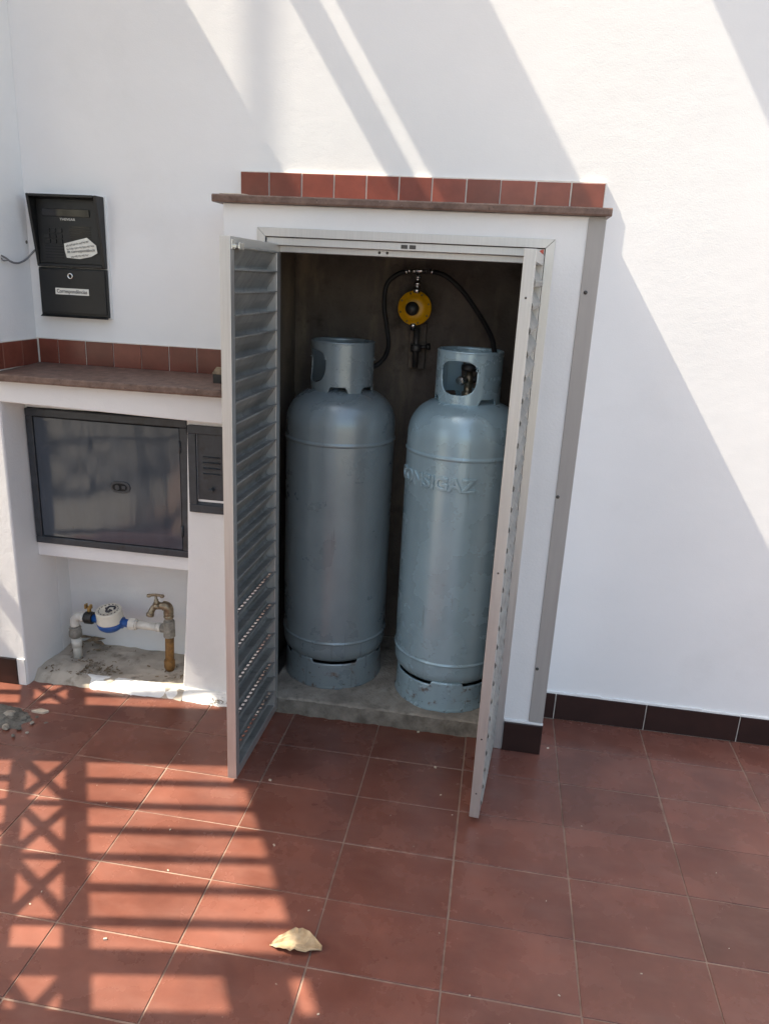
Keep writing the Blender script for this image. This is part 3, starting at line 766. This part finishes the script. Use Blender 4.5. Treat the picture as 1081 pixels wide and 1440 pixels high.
keep(MB().cyl(tb+Vector((.006, 0, 0)), tb+Vector((-.012, -.002, 0)), .0145, 8).tube([tb+Vector((-.008, -.002, 0)), tb+Vector((-.020, -.006, .000)), tb+Vector((-.031, -.012, -.008)), tb+Vector((-.038, -.019, -.024)), tb+Vector((-.040, -.021, -.030))], .0115, 12, 5).lathe([(.016, -.008), (.017, 0), (.014, .010)], tb+Vector((-.020, -.006, 0)), (0, 0, 1), 14).cyl(tb+Vector((-.0395, -.0205, -.026)), tb+Vector((-.041, -.022, -.036)), .0145, 14).build('spout', 'chrome'), tapo)
hs = tb+Vector((-.020, -.006, .006))
keep(MB().lathe([(.010, 0), (.011, .010), (.008, .013), (.008, .020), (.005, .022), (.005, .036)], hs, (0, -.1, 1), 12).build('stem', 'chrome'), tapo)
keep(MB().tube([hs+Vector((-.026, -.006, .036)), hs+Vector((0, -.004, .040)), hs+Vector((.024, -.002, .038))], .0052, 10, 4).lathe([(.007, -.004), (.009, 0), (.007, .006)], hs+Vector((-.026, -.006, .034)), (0, 0, 1), 10).lathe([(.007, -.004), (.009, 0), (.007, .006)], hs+Vector((.024, -.002, .036)), (0, 0, 1), 10).build('handle', 'chrome'), tapo)
# dirt and dry bits on the niche floor
db = MB()
for i in range(300):
    if i < 230: x = random.triangular(-1.60, -1.30, -1.52); y = random.triangular(0, .13, .05)
    elif i < 265: x = random.uniform(-1.60, -1.42); y = random.uniform(.16, .25)
    elif i < 280: x = random.uniform(-1.17, -1.05); y = random.uniform(.06, .2)
    else: x = random.uniform(-1.5, -1.05); y = random.uniform(.02, .25)
    s_ = random.uniform(.001, .0042)
    Mx = Matrix.Translation((x, y, .033)) @ Matrix.Rotation(random.uniform(0, 6), 4, 'Z') @ Matrix.Rotation(random.uniform(-.6, .6), 4, 'X')
    db.box(-s_*1.6, s_*1.6, -s_*.6, s_*.6, -s_*.35, s_*.35, Mx)
o = keep(db.build('dirt_crumbs', 'debris'), mb); o['kind'] = 'stuff'
lf = MB()
for (px, py, Yp, L_, a) in ((120, 890, .2, .05, .2), (133, 893, .22, .045, .5), (110, 905, .19, .04, 1.2), (140, 898, .2, .035, -.3)):
    p_ = on_z(px, py+12, .035)
    Mx = Matrix.Translation((p_.x, p_.y, .048)) @ Matrix.Rotation(a, 4, 'Z') @ Matrix.Rotation(random.uniform(-.5, .5), 4, 'X')
    lf.add([Mx @ Vector(v) for v in ((-L_, 0, 0), (0, -L_*.3, .006), (L_, 0, .004), (0, L_*.3, .010), (-L_*.1, 0, .014))], [(0, 1, 4), (1, 2, 4), (2, 3, 4), (3, 0, 4)], True)
tag(lf.build('dry_leaves', 'debris', fix=False), 'brown dry leaves behind the white riser pipe in the niche', 'leaves'); bpy.data.objects['dry_leaves']['kind'] = 'stuff'
# dry weed clump at the foot of the block
wd = MB()
for i in range(46):
    p_ = on_z(random.uniform(296, 322), random.uniform(978, 988), .01); p_ = Vector((p_.x, p_.y-.01, .0))
    d_ = Vector((random.uniform(-.03, .03), random.uniform(-.03, .01), random.uniform(.004, .026)))
    wd.tube([p_+Vector((0, 0, .002)), p_+d_*.6+Vector((0, 0, .006)), p_+d_], .0010, 4, 2)
o = wd.build('dry_weeds', 'debris'); o['kind'] = 'stuff'; tag(o, 'tuft of dry weeds at the foot of the white block beside the open door', 'weeds')

# ------------------------------------------------------------------ intercom, mailbox, note, wire
ic = thing('intercom', 'black wall intercom panel with a hood, above the mailbox', 'intercom', (-1.42, WY, 1.47))
IX0, IX1 = -1.572, -1.327
keep(MB().box(IX0+.004, IX1-.004, .1665, WY, 1.483, 1.700).build('back_box', 'blackpaint', bevel=.003), ic)
hd = MB()
for xa, xb in ((IX0, IX0+.010), (IX1-.010, IX1)):
    hd.prism([(WY, 1.481), (.1575, 1.481), (.1555, 1.50), (.122, 1.706), (WY, 1.706)], xa, xb, 'x')
hd.box(IX0+.0101, IX1-.0101, .122, WY, 1.697, 1.706)
hd.box(IX0+.0101, IX1-.0101, .156, .166, 1.481, 1.492)
keep(hd.build('hood', 'blackpaint', bevel=.003), ic)
keep(MB().box(IX0-.004, IX1+.006, WY-.008, WY+.001, 1.478, 1.709).build('plaster_rim', 'caulk', bevel=.002), ic)
fp = keep(MB().box(IX0+.0105, IX1-.0105, .1615, .167, 1.494, 1.694).build('face_panel', 'blackpaint', bevel=.001), ic)
def sub(o, p): o.parent = p; return o
yf = .1612
sub(MB().box(IX0+.032, IX1-.046, yf-.004, yf+.001, 1.641, 1.664).build('name_window', 'glass_dark', bevel=.001), fp)
for k in range(6):
    z = 1.608-.0075*k
    sub(MB().box(IX1-.118, IX1-.046, yf-.002, yf+.001, z, z+.003).build('speaker_slot', 'glass_dark'), fp)
for r_ in range(3):
    for c_ in range(3):
        sub(MB().box(IX0+.036+c_*.022, IX0+.054+c_*.022, yf-.003, yf+.001, 1.590-r_*.017, 1.603-r_*.017).build('key', 'blackpaint', bevel=.001), fp)
for k in range(5):
    z = 1.545-.009*k
    sub(MB().box(IX0+.034, IX0+.098, yf-.002, yf+.001, z, z+.0035).build('speaker_slot', 'glass_dark'), fp)
def flat_text(txt, size, pos, material, name, parent, depth=.0002, width=None, bold=0, roll=0):
    me = text_mesh(txt, size, depth, bold); me.materials.append(M[material])
    xs = [v.co.x for v in me.vertices]; w_ = max(xs)-min(xs); k = width/w_ if width else 1
    Mt = Matrix.Translation(pos) @ Matrix.Rotation(roll, 4, 'Y') @ Matrix.Rotation(math.pi/2, 4, 'X') @ Matrix.Diagonal((k, 1, 1, 1)) @ Matrix.Translation((-(max(xs)+min(xs))/2, 0, 0))
    me.transform(Mt); o = link(name, me); o.parent = parent; return o
flat_text('THEVEAR', .011, (-1.452, yf-.0006, 1.6285), 'paper', 'lettering', fp, width=.055)
ml = thing('mailbox', 'small black metal mailbox with a round lock and white label below the intercom', 'mailbox', (-1.43, WY, 1.324))
MX0, MX1 = -1.572, -1.326
keep(MB().box(MX0, MX1, .1625, WY, 1.322, 1.4785).build('box', 'blackpaint', bevel=.003), ml)
md = keep(MB().box(MX0+.003, MX1-.005, .1575, .1622, 1.331, 1.474).build('door', 'blackpaint', bevel=.002), ml)
keep(MB().box(MX0-.003, MX1+.006, WY-.008, WY+.001, 1.317, 1.4778).build('plaster_rim', 'caulk', bevel=.002), ml)
keep(MB().prism([(.150, 1.318), (.163, 1.326), (.163, 1.318)], MX0+.002, MX1-.002, 'x').build('bottom_lip', 'blackpaint'), ml)
lkx = on_y(99, 388, .157)
sub(MB().lathe([(.0, 0), (.0095, 0.0), (.0105, .003), (.0085, .0045), (.0065, .004), (.0055, .001)], (lkx.x, .1578, lkx.z), (0, -1, 0), 24, cap=False).build('lock_ring', 'steel'), md)
sub(MB().lathe([(.006, 0), (.0058, .0022), (0, .0024)], (lkx.x, .1576, lkx.z), (0, -1, 0), 18).build('lock_core', 'groove'), md)
lbx = on_y(101.5, 410, .157)
lb_ = sub(MB().box(lbx.x-.0605, lbx.x+.0605, .1562, .1576, lbx.z-.0105, lbx.z+.0105).build('name_label', 'paper'), md)
lb_['label'] = 'white printed name label'
flat_text('Correspondências', .0175, (lbx.x, .1559, lbx.z-.0052), 'ink', 'lettering', md, width=.110, bold=.0002)
# torn note stuck on the intercom
nt_ = thing('paper_note', 'torn white handwritten paper note stuck on the black intercom', 'note', tuple(on_y(113, 350, .158)))
corners = [on_y(x, y, .1565) for x, y in ((90, 342), (106, 338), (122, 334), (129, 340), (135, 345), (137, 356), (128, 361), (112, 364), (94, 362), (91, 352))]
nb = MB(); cc = on_y(113, 350, .1545)
vs = [cc] + corners + [v+Vector((0, .0012, 0)) for v in corners]
nn = len(corners)
nb.add(vs, [(0, 1+(i+1) % nn, 1+i) for i in range(nn)] + [(1+i, 1+(i+1) % nn, 1+nn+(i+1) % nn, 1+nn+i) for i in range(nn)])
keep(nb.build('paper', 'paper', fix=False), nt_)
def scribble(x0, y0, x1, y1, h, n):
    b = MB(); pts = []
    for i in range(n+1):
        t = i/n; p_ = on_y(x0+(x1-x0)*t, y0+(y1-y0)*t + h*(.5 if i % 2 else -.5)*random.uniform(.5, 1.2), .1538)
        pts.append(p_)
    for a in range(0, n-3, 5):
        if len(pts[a:a+5]) > 2: b.tube(pts[a:a+5], .0005, 4, 3)
    return b
for args in ((93, 345.5, 124, 339.5, 3, 34), (93.5, 350.5, 132, 345.5, 3, 34), (100, 361, 124, 358.5, 3, 24)):
    keep(scribble(*args).build('handwriting', 'ink'), nt_)
p_ = on_y(114, 354.5, .1537)
o = flat_text('de correspondência', .013, p_, 'ink', 'handwriting', None, width=.100, roll=-.10); keep(o, nt_)
# loose wire
wp = [on_x(2, 359, XL+.006), on_x(9, 363, XL+.012), on_x(16, 368, XL+.018), on_x(26, 369.5, XL+.02), on_x(36, 365, XL+.014), on_y(43, 358, .155), on_y(50, 351, .165), (-1.56, .172, 1.54)]
wr = thing('loose_wire', 'loose grey wire running from the side wall into the intercom', 'wire', tuple(wp[0]))
keep(MB().tube(wp, .0032, 8, 5).build('cable', 'wire'), wr)
w2 = [on_x(2, 363, XL+.002), on_x(5, 366, XL+.010), on_x(12, 366, XL+.015), on_x(18, 368, XL+.020)]
keep(MB().tube(w2, .0022, 6, 5).build('strand', 'wire'), wr)
tag(MB().lathe([(.006, -.01), (.006, .001), (.0045, .002), (0, .002)], on_x(37, 340, XL-.0005), (1, 0, 0), 12).build('screw_plug', 'screw'), 'small dark screw plug in the side wall beside the intercom', 'screw')

# ------------------------------------------------------------------ small things
p_ = on_z(306, 525, 1.149)
bk = thing('door_wedge', 'small black wedge lying on the low stone ledge by the open door', 'wedge', (-.87, .06, 1.149))
keep(MB().prism([(.02, 1.149), (.085, 1.1525), (.085, 1.192), (.06, 1.195), (.02, 1.178)], -.905, -.84, 'x').build('block', 'black', bevel=.002), bk)
keep(MB().prism([(.018, 1.179), (.06, 1.1955), (.06, 1.1975), (.018, 1.181)], -.907, -.84, 'x').build('cover', 'debris'), bk)
def lump(name, material, c, r, sq, seed, n=2):
    bm = bmesh.new(); bmesh.ops.create_icosphere(bm, subdivisions=n, radius=1)
    for v in bm.verts:
        k = 1+.38*mn.noise(v.co*1.3+Vector((seed, 0, 0)))+.16*mn.noise(v.co*3.1+Vector((0, seed, 0)))
        v.co = Vector((v.co.x*r[0], v.co.y*r[1], v.co.z*r[2]))*k
    bm.transform(Matrix.Translation(c) @ Matrix.Rotation(sq, 4, 'Z'))
    me = bpy.data.meshes.new(name); bm.to_mesh(me); bm.free(); me.materials.append(M[material])
    return link(name, me)
tag(lump('paper_scrap', 'crumb', (-.80, -.045, 1.7075), (.050, .025, .0035), .1, 3.0), 'flat pale scrap lying on the high stone ledge', 'scrap')
# broken floor patch at the left
rbx = on_z(18, 1020, 0)
rt = thing('rubble_patch', 'broken dark concrete rubble patch in the tiled floor by the side wall', 'rubble', (rbx.x, rbx.y, 0))
pv, pf = grid(-1.80, -1.40, -.345, -.175, 64, 30, lambda x, y: -.004 + .017*max(0, 1-(max(abs(x+1.66)/.21, 0))**3 - (abs(y+.262+.25*(x+1.6)*.35)/.075)**2.4) + .006*mn.noise(Vector((x*40, y*40, 0)))*(1 if abs(y+.262) < .07 else .3) + .003*mn.noise(Vector((x*110, y*110, 0))))
keep(MB().add(pv, pf, False).build('mortar_bed', 'rubble', fix=False), rt)
for i, (px, py, r_) in enumerate(((14, 1004, .022), (34, 1010, .014), (8, 1022, .016), (26, 1024, .010), (45, 1016, .009), (18, 1034, .008), (38, 1030, .006), (52, 1008, .007))):
    p_ = on_z(px, py, .008)
    keep(lump('chunk', 'rubble' if i % 2 else 'concrete', (p_.x, p_.y, .007), (r_, r_*.75, r_*.45), i*1.1, i*2.3), rt)
sh = [on_z(px, py, .006) for px, py in ((44, 1000), (58, 997), (69, 1000), (60, 1003))]
keep(MB().prism([(v.x, v.y) for v in sh], .0, .009, 'z').build('tile_shard', 'crumb', bevel=.001), rt)
# dry leaf
def leaf():
    a = on_z(379, 1330, .0); b = on_z(452, 1338, .0); ax_ = (b-a); L_ = ax_.length; ax_.normalize(); sd = Vector((-ax_.y, ax_.x, 0))
    vs = []; nu, nv = 14, 8
    for i in range(nu+1):
        u = i/nu; w_ = .030*math.sin(math.pi*min(1, u*1.02))**.8*(1+.30*mn.noise(Vector((u*11, 2, 0))))
        for k in range(nv+1):
            v = k/nv*2-1
            z = .002 + .013*math.sin(math.pi*u)**.8*abs(v-.15)**1.3 + .012*max(0, v)*u + .006*mn.noise(Vector((u*5, v*3, 1)))
            vs.append(a + ax_*L_*u + sd*(v*w_+.010*math.sin(u*3)) + Vector((0, 0, max(.001, z))))
    fs = [(i*(nv+1)+k, (i+1)*(nv+1)+k, (i+1)*(nv+1)+k+1, i*(nv+1)+k+1) for i in range(nu) for k in range(nv)]
    return MB().add(vs, fs, False)
lfo = leaf().build('dry_leaf', 'leaf', fix=False); sm = lfo.modifiers.new('s', 'SOLIDIFY'); sm.thickness = .0012
tag(lfo, 'curled pale dry leaf lying on the red floor tiles', 'leaf')
cr = MB()
for i in range(36):
    x = random.uniform(-1.2, 1.0); y = random.uniform(-1.25, -.08); s_ = random.uniform(.0006, .0020)*(1.5 if i % 9 == 0 else 1)
    Mx = Matrix.Translation((x, y, s_*.4)) @ Matrix.Rotation(random.uniform(0, 6), 4, 'Z')
    cr.box(-s_*1.3, s_*1.3, -s_*.7, s_*.7, -s_*.4, s_*.4, Mx)
for px, py in ((588, 1030), (612, 1080), (430, 1000), (418, 998), (148, 1322), (380, 1098), (770, 1053)):
    p_ = on_z(px, py, 0); s_ = .0035
    cr.box(-s_, s_*1.2, -s_*.6, s_*.5, -.002, .003, Matrix.Translation((p_.x, p_.y, .001)) @ Matrix.Rotation(px, 4, 'Z'))
o = cr.build('floor_crumbs', 'crumb'); o['kind'] = 'stuff'; tag(o, 'pale crumbs of grit scattered over the red floor tiles', 'grit')

# ------------------------------------------------------------------ street gate left of the view, and an unseen wall added to shade the yard
GB = Vector((-2.073, -.911, 0)); GD = Vector((.505, -.863, 0)).normalized(); GN = Vector((.863, .505, 0)).normalized()
GM = Matrix(((GD.x, GN.x, 0, GB.x), (GD.y, GN.y, 0, GB.y), (0, 0, 1, 0), (0, 0, 0, 1)))     # local x along the gate, y inward
gw = thing('added_gate_wall', 'unseen white wall added over the street gate to shade the yard', 'wall', tuple(GB))
b = MB(); b.box(-1.05, 3.2, 0, .12, 2.35, 4.31, GM); b.box(-.70, 3.2, 0, .12, 4.31, 4.95, GM)
b.box(-.64, -.334, 0, .12, -.02, 2.35, GM); b.box(-1.06, -.83, 0, .12, -.02, 2.35, GM); b.box(1.30, 3.2, 0, .12, -.02, 2.35, GM)
keep(b.build('plaster_wall', 'plaster2'), gw)
def gate_leaf(t0, t1, bars, xc, rails, label, extra=()):
    o = thing('street_gate', label, 'gate', tuple(GM @ Vector(((t0+t1)/2, 0, .05))), 'iron gate leaves')
    def bx(n_, a, c, z0, z1, y0=-.012, y1=.012): return keep(MB().box(a, c, y0, y1, z0, z1, GM).build(n_, 'gate'), o)
    for z0, z1 in rails: bx('rail', t0, t1, z0, z1)
    for a, c in bars: bx('bar', a, c, rails[1][1], rails[-1][0], -.010, .010)
    for a, c in bars: bx('bar', a, c, rails[0][1], rails[1][0] if len(rails) < 4 else rails[1][0], -.010, .010)
    for cx_, zr0, zr1 in [(c_, 1.325, 1.532) for c_ in xc] + [(c_, .42, .64) for c_ in xc]:
        for s_ in (-1, 1):
            hwd = .075 if t1-t0 < .3 else .098; p0 = Vector((cx_-hwd, 0, zr0 if s_ > 0 else zr1)); p1 = Vector((cx_+hwd, 0, zr1 if s_ > 0 else zr0))
            d_ = (p1-p0).normalized(); nrm = Vector((-d_.z, 0, d_.x))*.012
            vs = [GM @ (q+Vector((0, y, 0))) for y in (-.008, .008) for q in (p0-nrm, p1-nrm, p1+nrm, p0+nrm)]
            keep(MB().add(vs, [(0,1,2,3),(7,6,5,4),(0,4,5,1),(1,5,6,2),(2,6,7,3),(3,7,4,0)]).build('cross_bar', 'gate'), o)
        for e in (() if t1-t0 < .3 else (cx_-.111, cx_+.111)):
            bx('divider', e-.012, e+.012, zr0, zr1, -.0075, .0075)
    for a, c, z0, z1 in extra: bx('stile', a, c, z0, z1, -.014, .014)
    return o
rails = [(.08, .14), (.38, .42), (.64, .68), (1.285, 1.325), (1.532, 1.597), (2.33, 2.36)]
def leaf_bars(ts): return [(t-.0135, t+.0135) for t in ts]
def G_leaf(t0, t1, ts, xc, label, extra):
    o = gate_leaf(t0, t1, [], xc, rails, label, extra)
    for t in ts:
        keep(MB().box(t-.0135, t+.0135, -.010, .010, 1.597, 2.34, GM).build('bar', 'gate'), o)
        keep(MB().box(t-.0135, t+.0135, -.010, .010, .675, 1.29, GM).build('bar', 'gate'), o)
G_leaf(-.334, .395, [-.242, -.127, -.018, .090, .201, .311], [-.24, -.018, .204], 'iron gate leaf with crossed panels and upright bars, beside the white gate pier', [(.395, .458, .05, 2.35)])
G_leaf(.46, 1.30, [.575, .685, .795, .905, 1.015, 1.125, 1.235], [.40+.167, .80, 1.02], 'iron gate leaf with crossed panels and a high middle rail', [(.556, .60, .05, 2.35), (.458, 1.3, 2.06, 2.24)])
G_leaf(-.83, -.64, [-.755], [-.75], 'narrow iron gate leaf with crossed panels next to the side wall', [])

# unseen overhead beams added to cast the slanting shadow bands on the main wall
bl = {'l1': ('wide unseen beam added above the cabinet to shadow the wall'), 'l2': ('unseen beam added over the baseboard to shadow the wall'), 'l0': ('thin unseen beam added near the side wall to shadow the wall')}
for nm, x0, x1, z0, z1 in (('l0', -1.335, -1.28, 3.2, 3.26), ('l1', -1.198, -.847, 3.2, 3.35), ('l2', -.150, .24, 3.2, 3.35)):
    tag(MB().box(x0, x1, -.75, WY+.05, z0, z1).build('shadow_beam', 'plaster2', bevel=.004), bl[nm], 'beam', 'added beams that shadow the wall')
tag(MB().cyl((-1.90, -.015, 3.12), (-1.90, -.015, 4.9), .0105, 12).lathe([(.04, 0), (.04, .008), (.014, .012)], (-1.90, -.015, 3.138), (0, 0, 1), 16).build('shadow_pole', 'steel'), 'thin unseen pole added on the side wall to cast a narrow shadow', 'pole')  # pole added out of view for the narrow upright shadow on the wall
